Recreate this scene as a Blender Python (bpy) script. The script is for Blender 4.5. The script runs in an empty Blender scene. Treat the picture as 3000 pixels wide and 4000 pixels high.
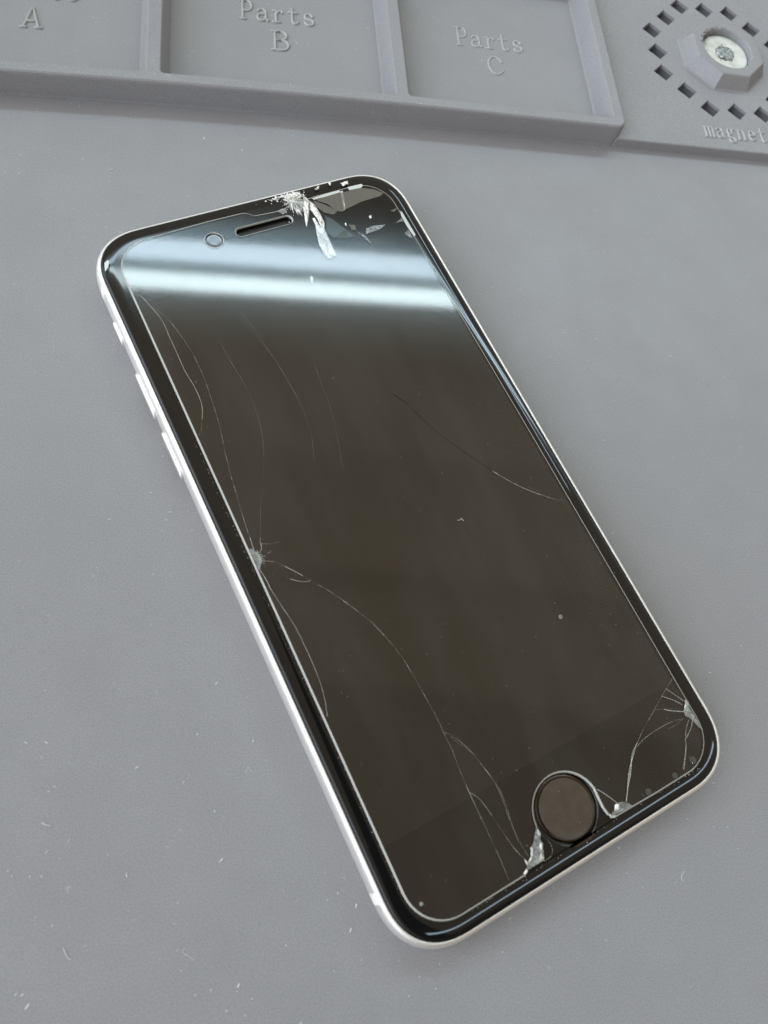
import bpy, bmesh, math, random
from mathutils import Vector, Matrix

S = 0.001            # everything below is modelled in millimetres, built in metres
sc = bpy.context.scene
C = sc.collection
rnd = random.Random(7)

# ------------------------------------------------------------------ camera
cd = bpy.data.cameras.new('camera'); cam = bpy.data.objects.new('camera', cd); C.objects.link(cam)
cam.location = (-48.5*S, -36.1*S, 133.2*S)
cam.rotation_euler = (0.368587, -0.190793, -0.469164)
cd.sensor_fit = 'VERTICAL'; cd.sensor_height = 36; cd.sensor_width = 27; cd.lens = 27.0
cd.clip_start = 0.005; cd.clip_end = 50
cd.dof.use_dof = True; cd.dof.focus_distance = 0.158; cd.dof.aperture_fstop = 27.0/1.0/1.0
cd.dof.aperture_fstop = 0.027/0.0011
sc.camera = cam

# ------------------------------------------------------------------ colour management
sc.view_settings.view_transform = 'Standard'; sc.view_settings.look = 'None'
sc.view_settings.exposure = 0; sc.view_settings.gamma = 1
sc.view_settings.use_curve_mapping = False
sc.render.engine = 'CYCLES'
sc.cycles.max_bounces = 10; sc.cycles.transparent_max_bounces = 24

# ------------------------------------------------------------------ room light (world) and lamps
w = bpy.data.worlds.new('World'); sc.world = w; w.use_nodes = True
nt = w.node_tree; nt.nodes.clear()
def N(t, **k):
    n = nt.nodes.new(t)
    for a, v in k.items(): setattr(n, a, v)
    return n
def math_(op, a, b=None, c=None, clamp=False):
    n = N('ShaderNodeMath', operation=op); n.use_clamp = clamp
    for i, v in enumerate((a, b, c)):
        if v is None: continue
        if isinstance(v, (int, float)): n.inputs[i].default_value = v
        else: nt.links.new(v, n.inputs[i])
    return n.outputs[0]
def dot(v):
    n = N('ShaderNodeVectorMath', operation='DOT_PRODUCT'); nt.links.new(TC, n.inputs[0])
    n.inputs[1].default_value = Vector(v).normalized(); return n.outputs['Value']
def smooth(x, a, b):
    n = N('ShaderNodeMapRange', interpolation_type='SMOOTHSTEP')
    nt.links.new(x, n.inputs[0]); n.inputs[1].default_value = a; n.inputs[2].default_value = b
    return n.outputs[0]
def mixc(f, a, b):
    n = N('ShaderNodeMix', data_type='RGBA')
    nt.links.new(f, n.inputs['Factor'])
    for s_, v in (('A', a), ('B', b)):
        i = [q for q in n.inputs if q.name == s_ and q.type == 'RGBA'][0]
        if isinstance(v, tuple): i.default_value = (*v, 1)
        else: nt.links.new(v, i)
    return [q for q in n.outputs if q.type == 'RGBA'][0]
TC = N('ShaderNodeTexCoord').outputs['Generated']
LN = Vector((-0.30387, -0.71843, 0.62572))              # normal of the plane through the twin ceiling tubes
CEIL = (0.78, 0.655, 0.485)
col = mixc(smooth(dot((0, 0, 1)), 0.25, 0.68), (0.22, 0.22, 0.23), CEIL)
col = mixc(smooth(dot((-1, 0.15, 0.28)), 0.55, 0.92), col, (4.2, 4.45, 5.0))      # daylight side of the room
col = mixc(smooth(dot((0.3, -1, 0.1)), 0.35, 0.9), col, (0.62, 0.54, 0.42))       # warm far side of the room
col = mixc(smooth(dot((0.35, -1, 0.12)), 0.86, 0.97), col, (1.15, 0.88, 0.55))  # added warm patch, tints the light on the phone's lower rim
col = mixc(smooth(dot((0.6, 0.6, 0.2)), 0.5, 0.95), col, (0.62, 0.58, 0.50))
g = dot(LN)
# the person standing at the near side of the bench, dark clothes
col = mixc(smooth(dot((0.1, -1, 0.8)), 0.885, 0.925), col, (0.20, 0.17, 0.14))
sx_ = N('ShaderNodeSeparateXYZ'); nt.links.new(TC, sx_.inputs[0])
px_ = math_('DIVIDE', sx_.outputs[0], math_('MAXIMUM', sx_.outputs[2], 0.05)); py_ = math_('DIVIDE', sx_.outputs[1], math_('MAXIMUM', sx_.outputs[2], 0.05))
lo_ = math_('ADD', math_('MULTIPLY', py_, 0.55), 0.125 - 0.55*0.25)
wedge_mask = math_('MULTIPLY', smooth(math_('SUBTRACT', px_, lo_), -0.015, 0.015), smooth(px_, 0.127, 0.112))  # made-up dark wedge overhead, shaped so the left glass border reflects black
wedge_mask = math_('MULTIPLY', wedge_mask, smooth(py_, -0.75, -0.6))
col = mixc(wedge_mask, col, (0.03, 0.028, 0.028))
# shallow steps between ceiling panels
stp = math_('ADD', math_('ADD', math_('MULTIPLY', smooth(g, 0.222, 0.236), 0.10), math_('MULTIPLY', smooth(g, 0.368, 0.380), 0.14)), math_('MULTIPLY', smooth(g, 0.50, 0.508), 0.13))
stp = math_('SUBTRACT', stp, math_('MULTIPLY', smooth(g, 0.395, 0.408), 0.08))
col = mixc(stp, col, (0, 0, 0))
# ceiling lit around the tubes
gl = math_('MULTIPLY', smooth(g, 0.14, 0.015), smooth(g, -0.09, -0.02))
gl = math_('POWER', gl, 2.2)
col = mixc(math_('MULTIPLY', gl, smooth(dot((0.3, 1, 0.8)), 0.3, 0.8)), col, (1.65, 2.0, 2.1))
core = math_('MULTIPLY', smooth(g, 0.05, 0.012), smooth(g, -0.046, -0.024))
col = mixc(math_('MULTIPLY', core, smooth(dot((0.3, 1, 0.8)), 0.3, 0.8)), col, (1.9, 2.7, 3.1))
bg = N('ShaderNodeBackground'); nt.links.new(col, bg.inputs[0]); bg.inputs[1].default_value = 1.0
wo = N('ShaderNodeOutputWorld'); nt.links.new(bg.outputs[0], wo.inputs[0])

MID = Vector((0.30813, 0.54737, 0.77810)); AX = LN.cross(MID).normalized()
def lamp(name, direction, dist, sx, sy, power, color, xaxis):
    l = bpy.data.lights.new(name, 'AREA'); l.shape = 'RECTANGLE'; l.size = sx; l.size_y = sy
    l.energy = power; l.color = color
    o = bpy.data.objects.new(name, l); C.objects.link(o)
    d = Vector(direction).normalized(); z = d; x = (xaxis - z*xaxis.dot(z)).normalized(); y = z.cross(x)
    o.matrix_world = Matrix.Translation(d*dist) @ Matrix((x, y, z)).transposed().to_4x4()
    return o
def off(deg): return (MID + LN*math.tan(math.radians(deg)))
lamp('ceiling_tube', off(-1.2), 2.0, 2.6, 0.052, 4.6, (0.72, 0.88, 1.0), AX)
lamp('ceiling_tube', off(1.0), 2.0, 2.6, 0.042, 5.0, (0.80, 0.97, 1.0), AX)
lamp('side_tube', (0.42, -0.43, 1.0), 2.0, 1.5, 0.045, 2.8, (0.62, 0.82, 1.0), Vector((1, 0.0, 0)))
lamp('side_tube', (0.86, 0.55, 1.0), 2.4, 1.2, 0.05, 2.4, (0.62, 0.80, 1.0), Vector((0, 1, 0)))

# ------------------------------------------------------------------ materials
def mat(name, base=(.5, .5, .5), rough=.5, metal=0., spec=.5, coat=0.):
    m = bpy.data.materials.new(name); m.use_nodes = True
    b = m.node_tree.nodes['Principled BSDF']
    b.inputs['Base Color'].default_value = (*base, 1); b.inputs['Roughness'].default_value = rough
    b.inputs['Metallic'].default_value = metal; b.inputs['Specular IOR Level'].default_value = spec
    b.inputs['Coat Weight'].default_value = coat
    return m
def noise_color(m, c1, c2, scale, lo=.35, hi=.65, detail=6, bump=0., bscale=None, rough=None):
    t = m.node_tree; b = t.nodes['Principled BSDF']
    tc = t.nodes.new('ShaderNodeTexCoord'); n = t.nodes.new('ShaderNodeTexNoise')
    n.inputs['Scale'].default_value = scale; n.inputs['Detail'].default_value = detail
    t.links.new(tc.outputs['Object'], n.inputs['Vector'])
    r = t.nodes.new('ShaderNodeMapRange'); r.inputs[1].default_value = lo; r.inputs[2].default_value = hi
    t.links.new(n.outputs['Fac'], r.inputs[0])
    mx = t.nodes.new('ShaderNodeMix'); mx.data_type = 'RGBA'
    t.links.new(r.outputs[0], mx.inputs['Factor']); mx.inputs[6].default_value = (*c1, 1); mx.inputs[7].default_value = (*c2, 1)
    t.links.new(mx.outputs[2], b.inputs['Base Color'])
    if rough:
        rr = t.nodes.new('ShaderNodeMapRange'); rr.inputs[3].default_value = rough[0]; rr.inputs[4].default_value = rough[1]
        t.links.new(r.outputs[0], rr.inputs[0]); t.links.new(rr.outputs[0], b.inputs['Roughness'])
    if bump:
        n2 = t.nodes.new('ShaderNodeTexNoise'); n2.inputs['Scale'].default_value = bscale; n2.inputs['Detail'].default_value = 3
        t.links.new(tc.outputs['Object'], n2.inputs['Vector'])
        bp = t.nodes.new('ShaderNodeBump'); bp.inputs['Strength'].default_value = bump; bp.inputs['Distance'].default_value = 0.0001
        t.links.new(n2.outputs['Fac'], bp.inputs['Height']); t.links.new(bp.outputs[0], b.inputs['Normal'])
    return mx
# grey silicone: faint mottling, fine grain, tiny pale scuffs
M_MAT = mat('silicone', rough=.5, spec=.5)
def build_silicone():
    m = M_MAT; t = m.node_tree; b = t.nodes['Principled BSDF']; L = t.links
    tc = t.nodes.new('ShaderNodeTexCoord')
    def nz(s, d, rgh=.5):
        n = t.nodes.new('ShaderNodeTexNoise'); n.inputs['Scale'].default_value = s; n.inputs['Detail'].default_value = d
        n.inputs['Roughness'].default_value = rgh; L.new(tc.outputs['Object'], n.inputs['Vector']); return n.outputs['Fac']
    def mr(x, a, b_, c, d, cl=True):
        n = t.nodes.new('ShaderNodeMapRange'); n.clamp = cl; L.new(x, n.inputs[0])
        for i, v in zip((1, 2, 3, 4), (a, b_, c, d)): n.inputs[i].default_value = v
        return n.outputs[0]
    def mx(f, a, c, mode='MIX'):
        n = t.nodes.new('ShaderNodeMix'); n.data_type = 'RGBA'; n.blend_type = mode
        if isinstance(f, float): n.inputs['Factor'].default_value = f
        else: L.new(f, n.inputs['Factor'])
        for i, v in ((6, a), (7, c)):
            if isinstance(v, tuple): n.inputs[i].default_value = (*v, 1)
            else: L.new(v, n.inputs[i])
        return n.outputs[2]
    c = mx(mr(nz(14, 3), .35, .65, 0, 1), (0.261, 0.2615, 0.268), (0.274, 0.2745, 0.279))
    c = mx(mr(nz(90, 6, .65), .3, .7, 0, 1), c, (0.289, 0.2885, 0.2925))
    c = mx(mr(nz(4200, 2), .35, .65, 0, .55), c, (0.155, 0.157, 0.165))          # grain
    c = mx(mr(nz(750, 2), .72, .76, 0, .35), c, (0.42, 0.42, 0.42))             # pale scuffs
    c = mx(mr(nz(220, 5, .7), .64, .82, 0, .35), c, (0.13, 0.13, 0.135))         # dirty marks
    L.new(c, b.inputs['Base Color'])
    L.new(mr(nz(60, 5, .6), .3, .7, .38, .50), b.inputs['Roughness'])
    bp = t.nodes.new('ShaderNodeBump'); bp.inputs['Strength'].default_value = .22; bp.inputs['Distance'].default_value = .00006
    L.new(nz(4200, 3), bp.inputs['Height']); L.new(bp.outputs[0], b.inputs['Normal'])
build_silicone()
M_LETTER = mat('silicone_raised', (0.36, 0.36, 0.355), .42)
M_GLASS = mat('cover_glass', (0.005, 0.005, 0.005), .05, spec=.40)
M_DISP = mat('dark_display', (0.012, 0.010, 0.006), .045, spec=.40)
noise_color(M_DISP, (0.0245, 0.0205, 0.0115), (0.0275, 0.0230, 0.0130), 45, bump=0, detail=8)
M_FRAME = mat('satin_aluminium', (0.90, 0.89, 0.87), .34, metal=1.)
noise_color(M_FRAME, (0.86, 0.84, 0.805), (0.79, 0.77, 0.735), 900, bump=.12, bscale=9000, rough=(.46, .54))
M_BAND = mat('antenna_plastic', (0.72, 0.70, 0.64), .4)
M_GASKET = mat('black_gasket', (0.012, 0.012, 0.013), .35)
M_CHROME = mat('polished_chamfer', (0.85, 0.86, 0.9), .12, metal=1.)
M_BTN = mat('home_sensor', (0.03, 0.025, 0.018), .10)
noise_color(M_BTN, (0.046, 0.037, 0.027), (0.060, 0.049, 0.036), 600, .25, .75, 8, rough=(.08, .2))
M_BEZ = mat('sensor_bezel', (0.05, 0.038, 0.028), .22, metal=1.)
M_SLOT = mat('speaker_mesh', (0.015, 0.013, 0.012), .5)
noise_color(M_SLOT, (0.008, 0.007, 0.007), (0.07, 0.06, 0.05), 3500, .55, .75, 3)
M_LENS = mat('camera_glass', (0.12, 0.14, 0.16), .08)
M_HOLE = mat('recess_shade', (0.006, 0.006, 0.007), .6)  # near-black colour stands in for shade at the hole bottoms
M_DISC = mat('magnet_disc', (0.72, 0.72, 0.60), .3)
noise_color(M_DISC, (0.66, 0.69, 0.64), (0.50, 0.52, 0.46), 400, .4, .7, 5, bump=.3, bscale=1500)
M_STEEL = mat('dull_steel', (0.32, 0.36, 0.36), .35, metal=.8)
noise_color(M_STEEL, (0.40, 0.44, 0.44), (0.16, 0.17, 0.16), 1500, .4, .6, 5, bump=.6, bscale=1500)
M_GRIME = mat('grime', (0.06, 0.05, 0.035), .8)
noise_color(M_GRIME, (0.03, 0.027, 0.02), (0.30, 0.28, 0.22), 2500, .45, .65, 4, bump=.8, bscale=3000)
M_DUST = mat('white_lint', (0.74, 0.74, 0.72), .7)

M_LINT = mat('dull_lint', (0.56, 0.56, 0.55), .8)
def see_through(name, tint, opacity, gloss_rough=.02, base=(.6, .6, .56), rough=.25, ior=1.5, haze=0., craze=None):
    """clear glass layer: transparent with a fresnel mirror, plus 'opacity' of a pale scattering surface"""
    m = bpy.data.materials.new(name); m.use_nodes = True; t = m.node_tree; t.nodes.clear()
    tr = t.nodes.new('ShaderNodeBsdfTransparent'); tr.inputs[0].default_value = (*tint, 1)
    gl = t.nodes.new('ShaderNodeBsdfGlossy'); gl.inputs['Roughness'].default_value = gloss_rough
    fr = t.nodes.new('ShaderNodeFresnel'); fr.inputs[0].default_value = ior
    df = t.nodes.new('ShaderNodeBsdfPrincipled'); df.inputs['Base Color'].default_value = (*base, 1); df.inputs['Roughness'].default_value = rough
    m1 = t.nodes.new('ShaderNodeMixShader'); m2 = t.nodes.new('ShaderNodeMixShader'); out = t.nodes.new('ShaderNodeOutputMaterial')
    t.links.new(tr.outputs[0], m1.inputs[1]); t.links.new(df.outputs[0], m1.inputs[2]); m1.inputs[0].default_value = opacity
    if haze:
        tc = t.nodes.new('ShaderNodeTexCoord'); n = t.nodes.new('ShaderNodeTexNoise'); n.inputs['Scale'].default_value = 45
        n.inputs['Detail'].default_value = 9; n.inputs['Roughness'].default_value = .62
        mp = t.nodes.new('ShaderNodeMapping'); mp.inputs['Scale'].default_value = (2.2, .7, 1)
        r = t.nodes.new('ShaderNodeMapRange'); r.inputs[1].default_value = .4; r.inputs[2].default_value = .8; r.inputs[4].default_value = haze
        n2 = t.nodes.new('ShaderNodeTexNoise'); n2.inputs['Scale'].default_value = 1900; n2.inputs['Detail'].default_value = 1
        r2 = t.nodes.new('ShaderNodeMapRange'); r2.inputs[1].default_value = .77; r2.inputs[2].default_value = .80; r2.inputs[4].default_value = .18
        ad = t.nodes.new('ShaderNodeMath'); ad.operation = 'ADD'
        t.links.new(tc.outputs['Object'], mp.inputs[0]); t.links.new(mp.outputs[0], n.inputs['Vector']); t.links.new(tc.outputs['Object'], n2.inputs['Vector'])
        t.links.new(n.outputs['Fac'], r.inputs[0]); t.links.new(n2.outputs['Fac'], r2.inputs[0])
        t.links.new(r.outputs[0], ad.inputs[0]); t.links.new(r2.outputs[0], ad.inputs[1]); t.links.new(ad.outputs[0], m1.inputs[0])
    if craze:
        sc_, lo, hi, a0, a1 = craze
        tc = t.nodes.new('ShaderNodeTexCoord'); n = t.nodes.new('ShaderNodeTexNoise'); n.inputs['Scale'].default_value = sc_; n.inputs['Detail'].default_value = 4
        n.inputs['Distortion'].default_value = 1.2
        mpz = t.nodes.new('ShaderNodeMapping'); mpz.inputs['Scale'].default_value = (1, .3, 1)
        r = t.nodes.new('ShaderNodeMapRange')
        for i_, v_ in zip((1, 2, 3, 4), (lo, hi, a0, a1)): r.inputs[i_].default_value = v_
        t.links.new(tc.outputs['Object'], mpz.inputs[0]); t.links.new(mpz.outputs[0] if 'glass' in name or 'sliver' in name else tc.outputs['Object'], n.inputs['Vector']); t.links.new(n.outputs['Fac'], r.inputs[0]); t.links.new(r.outputs[0], m1.inputs[0])
    t.links.new(fr.outputs[0], m2.inputs[0]); t.links.new(m1.outputs[0], m2.inputs[1]); t.links.new(gl.outputs[0], m2.inputs[2])
    t.links.new(m2.outputs[0], out.inputs[0])
    return m
M_PROT = see_through('tempered_glass', (1, 1, 1), 0., .052, haze=.024)
M_PEDGE = see_through('ground_glass_edge', (.8, .85, .8), .62, .15, (.62, .62, .56), .3)
M_CR = {'b': see_through('crack_bright', (1, 1, 1), .8, .1, (.62, .61, .55), .4, craze=(420, .32, .60, .45, .95)),
        'm': see_through('crack_fine', (1, 1, 1), .4, .1, (.55, .54, .48), .4, craze=(330, .38, .62, .08, .65)),
        'f': see_through('crack_faint', (1, 1, 1), .1, .1, (.5, .5, .45), .4, craze=(200, .40, .62, .04, .42)),
        'd': see_through('crack_dark', (.25, .22, .2), .0, .1, (.02, .02, .02), .4, ior=1.05)}  # dark-tinted crack line without pale scatter
M_SH = {'w': see_through('crushed_glass', (.9, .9, .88), .5, .12, (.93, .91, .86), .3, craze=(3400, .36, .56, .35, .97)),
        's': see_through('lifted_sliver', (.9, .95, .95), .5, .08, (.74, .77, .76), .2, craze=(1500, .35, .65, .25, .75)),  # on the long streak, whitish base stands in for reflected tube light
        'k': see_through('lifted_fragment', (.9, .88, .8), .30, .04, (.36, .33, .27), .3),  # khaki base stands in for light reflected off the lifted pieces
        'g': see_through('clear_fragment', (.9, .98, .93), .10, .02, (.35, .38, .35), .2),
        'p': see_through('hazy_fragment', (.95, .98, .97), .42, .06, (.45, .47, .46), .3, craze=(1100, .35, .65, .2, .6)),
        'c': see_through('pale_chip', (.9, .9, .85), .8, .1, (.66, .65, .55), .4),
        'b': see_through('bright_edge_chip', (.9, .95, .95), .75, .06, (.72, .76, .73), .2)}

# ------------------------------------------------------------------ mesh helpers (mm)
def obj(name, bm, material, parent=None, smooth=False):
    me = bpy.data.meshes.new(name)
    bmesh.ops.scale(bm, vec=(S, S, S), verts=bm.verts)
    bmesh.ops.recalc_face_normals(bm, faces=bm.faces)
    bm.to_mesh(me); bm.free()
    me.materials.append(material)
    if smooth:
        for p in me.polygons: p.use_smooth = True
    o = bpy.data.objects.new(name, me); C.objects.link(o)
    if parent: o.parent = parent
    return o
def thing(name, label, cat, rz=0, group=None):
    o = bpy.data.objects.new(name, None); C.objects.link(o); o.empty_display_size = .01
    o.rotation_euler = (0, 0, rz); o['label'] = label; o['category'] = cat
    if group: o['group'] = group
    return o
def rrect(x0, y0, x1, y1, r, n=8):
    pts = []
    for cx, cy, a0 in ((x1-r, y0+r, -90), (x1-r, y1-r, 0), (x0+r, y1-r, 90), (x0+r, y0+r, 180)):
        for i in range(n+1):
            a = math.radians(a0 + 90*i/n); pts.append((cx + r*math.cos(a), cy + r*math.sin(a)))
    return pts
def squircle(W, H, r, n=14, k=2.35):
    pts = []
    for sx, sy, a0 in ((1, -1, -90), (1, 1, 0), (-1, 1, 90), (-1, -1, 180)):
        cx, cy = sx*(W-r), sy*(H-r)
        for i in range(n+1):
            a = math.radians(a0 + 90*i/n); c, s = math.cos(a), math.sin(a)
            pts.append((cx + r*math.copysign(abs(c)**(2/k), c), cy + r*math.copysign(abs(s)**(2/k), s)))
    return pts
def circle(cx, cy, r, n=48): return [(cx + r*math.cos(2*math.pi*i/n), cy + r*math.sin(2*math.pi*i/n)) for i in range(n)]
def loft(bm, rings):
    """rings: list of (pts2d, z); same count. returns first and last edge loops"""
    vs = [[bm.verts.new((p[0], p[1], z)) for p in pts] for pts, z in rings]
    n = len(vs[0])
    for a, b in zip(vs, vs[1:]):
        for i in range(n):
            j = (i+1) % n
            bm.faces.new((a[i], a[j], b[j], b[i]))
    return vs
def fill(bm, loops):
    es = []
    for l in loops:
        for i in range(len(l)):
            e = bm.edges.get((l[i], l[(i+1) % len(l)])) or bm.edges.new((l[i], l[(i+1) % len(l)])); es.append(e)
    bmesh.ops.triangle_fill(bm, use_beauty=True, use_dissolve=False, edges=es, normal=(0, 0, 1))
def stroke(bm, pts, wid, z, h, taper=False, seg=6):
    """a flat-oval ridge following a polyline, rounded ends; wid = full width, h = height above z"""
    P = []
    for a, b in zip(pts, pts[1:]): P.append(Vector((a[0], a[1], 0)))
    P.append(Vector((*pts[-1][:2], 0)))
    rings = []
    n = len(P)
    for i, p in enumerate(P):
        d = (P[min(i+1, n-1)] - P[max(i-1, 0)]).normalized(); s = Vector((-d.y, d.x, 0))
        f = 1.
        if taper: f = .35 + .65*math.sin(math.pi*min(1, (i+.6)/(n)))
        rings.append((p, s, d, f))
    p, s, d, f = rings[0]; rings.insert(0, (p - d*wid*.3, s, d, f*.55))
    p, s, d, f = rings[-1]; rings.append((p + d*wid*.3, s, d, f*.55))
    vv = []
    for p, s, d, f in rings:
        r = []
        for k in range(seg+1):
            a = math.pi*k/seg
            q = p + s*(math.cos(a)*wid/2*f); r.append(bm.verts.new((q.x, q.y, z + math.sin(a)*h*(.4+.6*f))))
        vv.append(r)
    for a, b in zip(vv, vv[1:]):
        for k in range(seg): bm.faces.new((a[k], a[k+1], b[k+1], b[k]))
    for r in (vv[0], vv[-1]): bm.faces.new(r)
def catmull(pts, m=5):
    if len(pts) < 3: return pts
    P = [Vector(p) for p in pts]; P = [2*P[0]-P[1]] + P + [2*P[-1]-P[-2]]; out = []
    for i in range(1, len(P)-2):
        for j in range(m):
            t = j/m; a, b, c, d = P[i-1:i+3]
            out.append(tuple(.5*((2*b) + (c-a)*t + (2*a-5*b+4*c-d)*t*t + (3*b-a-3*c+d)*t**3)))
    out.append(tuple(P[-2])); return out

CRACKS = [
 (0.07,'b',[(-28.83,55.11),(-27.62,53.25),(-26.84,50.63),(-26.04,47.31),(-26.08,43.42),(-26.11,39.58),(-26.14,35.80),(-25.80,32.26),(-25.85,29.24),(-26.25,27.39),(-27.00,25.69)]),
 (0.05,'m',[(-27.00,25.69),(-27.94,23.75),(-28.94,22.68)]),
 (0.06,'m',[(-26.78,50.79),(-26.03,49.63),(-24.80,46.69),(-24.00,42.68),(-23.54,39.35),(-23.45,35.15),(-23.74,30.81),(-24.17,26.92),(-24.82,22.53),(-25.82,18.04),(-26.67,13.27),(-27.16,9.39),(-27.76,5.32),(-28.13,1.83),(-28.42,-0.15)]),
 (0.05,'f',[(-17.93,39.09),(-17.60,33.34),(-17.29,29.07),(-17.38,24.67),(-17.97,20.53),(-19.24,16.40),(-21.37,11.75),(-24.08,6.56),(-25.83,2.67),(-26.86,0.07)]),
 (0.05,'f',[(-11.77,44.15),(-10.95,40.21),(-10.41,36.40),(-9.74,30.81),(-9.35,24.71),(-9.50,19.61),(-10.30,15.19),(-11.74,11.12)]),
 (0.04,'f',[(-2.87,31.88),(-3.79,25.07),(-4.68,18.44),(-6.08,12.86),(-7.57,7.80)]),
 (0.09,'b',[(-28.09,1.84),(-28.29,0.48),(-28.37,-0.38)]),
 (0.09,'b',[(-26.84,0.22),(-27.06,-0.59),(-27.68,-1.31)]),
 (0.06,'m',[(-26.51,1.17),(-26.84,0.22),(-25.43,-0.47),(-24.50,-0.69),(-23.57,-0.73)]),
 (0.05,'m',[(-26.87,-1.21),(-26.50,-1.91),(-25.72,-1.70)]),
 (0.06,'b',[(-27.76,-2.08),(-27.04,-2.18)]),
 (0.06,'b',[(-28.01,-2.65),(-27.11,-3.11)]),
 (0.06,'b',[(-28.21,-2.92),(-27.66,-3.41)]),
 (0.06,'m',[(-27.11,-3.11),(-26.24,-3.64),(-25.55,-4.20),(-24.78,-5.16)]),
 (0.10,'b',[(-24.78,-5.16),(-23.58,-6.67),(-22.73,-7.84)]),
 (0.06,'m',[(-22.73,-7.84),(-21.82,-9.22),(-19.80,-11.97),(-17.96,-15.08),(-16.57,-17.64),(-15.46,-20.06),(-14.56,-22.82)]),
 (0.07,'b',[(-24.83,-7.54),(-23.97,-8.27),(-22.89,-8.93),(-21.74,-9.25)]),
 (0.05,'m',[(-25.67,-4.86),(-24.80,-5.19)]),
 (0.10,'b',[(-28.85,-4.19),(-28.62,-5.78),(-28.56,-7.92)]),
 (0.06,'b',[(-28.56,-7.92),(-28.03,-11.62),(-27.50,-15.28),(-27.38,-19.40),(-27.43,-22.38),(-27.61,-25.26),(-28.06,-27.98),(-28.83,-30.66)]),
 (0.06,'m',[(-18.61,-13.85),(-17.72,-15.66),(-15.40,-19.91),(-14.29,-23.60),(-13.37,-27.59),(-13.06,-31.55),(-12.81,-35.57),(-12.68,-39.20),(-12.79,-41.31)]),
 (0.05,'m',[(-12.79,-41.31),(-12.78,-44.27),(-13.12,-47.56),(-13.33,-51.11),(-13.43,-53.90),(-13.53,-55.62)]),
 (0.09,'m',[(-12.79,-41.31),(-11.85,-42.04),(-10.68,-44.23),(-9.86,-46.51)]),
 (0.05,'m',[(-9.86,-46.51),(-9.28,-49.20),(-8.82,-52.07),(-8.95,-54.88),(-9.41,-57.72)]),
 (0.06,'f',[(-11.97,-42.25),(-11.32,-43.78),(-10.27,-45.64)]),
 (0.09,'m',[(-13.27,-51.27),(-12.41,-52.62),(-11.95,-54.40),(-11.72,-55.80)]),
 (0.05,'m',[(-13.09,-47.79),(-13.39,-51.23),(-13.44,-54.75),(-13.54,-58.33),(-13.65,-61.86),(-13.88,-65.27)]),
 (0.05,'m',[(-9.25,-49.11),(-8.62,-52.62),(-8.89,-55.93),(-9.41,-58.50),(-9.67,-61.16)]),
 (0.06,'m',[(-9.61,-61.33),(-9.30,-63.84)]),
 (0.05,'f',[(-11.74,-55.47),(-11.42,-58.03),(-11.17,-59.83)]),
 (0.08,'m',[(-11.17,-59.83),(-10.67,-62.30),(-9.93,-64.34)]),
 (0.13,'b',[(17.19,-57.61),(15.25,-58.82),(13.27,-61.19),(11.65,-62.78),(10.04,-64.63)]),
 (0.11,'b',[(6.55,-60.66),(7.52,-62.18),(8.48,-63.99)]),
 (0.07,'m',[(25.48,-61.67),(24.01,-63.44),(22.42,-65.12)]),
 (0.07,'m',[(-5.80,-62.17),(-5.18,-63.61),(-5.26,-64.83),(-6.03,-65.54),(-7.42,-65.65)]),
 (0.06,'m',[(29.55,-51.40),(25.90,-53.06),(22.31,-54.86),(19.14,-56.43),(16.67,-57.94)]),
 (0.12,'b',[(16.67,-57.94),(14.87,-59.40),(13.41,-60.66),(12.68,-61.45)]),
 (0.10,'b',[(12.68,-61.45),(11.79,-62.48),(10.90,-63.64)]),
 (0.07,'b',[(27.32,-52.41),(28.13,-53.86),(29.29,-55.74)]),
 (0.08,'b',[(25.85,-53.13),(27.64,-54.87),(28.51,-56.07)]),
 (0.05,'m',[(23.24,-54.43),(24.88,-55.13)]),
 (0.12,'b',[(24.88,-55.13),(25.70,-55.78),(27.99,-57.09)]),
 (0.06,'m',[(25.74,-55.42),(28.41,-56.82)]),
 (0.08,'m',[(27.27,-58.11),(25.07,-57.57),(22.63,-57.43),(19.64,-57.52),(17.79,-57.81),(16.74,-58.14)]),
 (0.05,'f',[(27.01,-58.16),(25.19,-58.32),(23.55,-58.22)]),
 (0.07,'b',[(28.14,-58.70),(26.73,-59.76),(25.73,-61.00),(24.46,-62.77),(22.37,-64.94)]),
 (0.09,'b',[(28.68,-59.14),(27.53,-60.15),(25.81,-61.04)]),
 (0.10,'d',[(7.93,17.96),(9.79,15.01)]),
 (0.07,'d',[(10.14,13.74),(11.43,9.73),(13.13,5.93),(15.53,1.52),(17.66,-2.08),(18.52,-3.63)]),
 (0.13,'m',[(18.52,-3.63),(20.20,-6.18),(22.64,-9.22),(25.34,-11.86),(27.23,-13.49)]),
 (0.06,'m',[(27.23,-13.49),(29.49,-15.11)]),
 (0.06,'f',[(23.46,-9.05),(25.67,-11.32),(28.88,-14.34)]),
 (0.06,'f',[(11.39,50.13),(11.77,48.02),(13.69,46.20),(15.54,42.82),(16.91,39.22),(18.96,35.60),(21.49,32.21),(24.45,28.28)]),
 (0.07,'f',[(17.02,55.21),(18.77,52.20),(19.54,48.69),(20.75,44.67),(22.79,41.59),(25.45,38.31),(29.41,35.38)]),
 (0.06,'m',[(18.11,45.14),(16.98,40.76),(16.57,38.56)]),
 (0.05,'f',[(15.83,35.71),(15.10,32.90)]),
 (0.05,'f',[(-18.95,61.13),(-18.58,53.48)]),
 (0.05,'f',[(-12.02,58.89),(-12.36,54.60)]),
 (0.04,'f',[(-12.41,43.62),(-9.82,32.95)]),
 (0.05,'f',[(-25.48,52.86),(-16.41,52.75),(-10.06,52.89)]),
]
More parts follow.
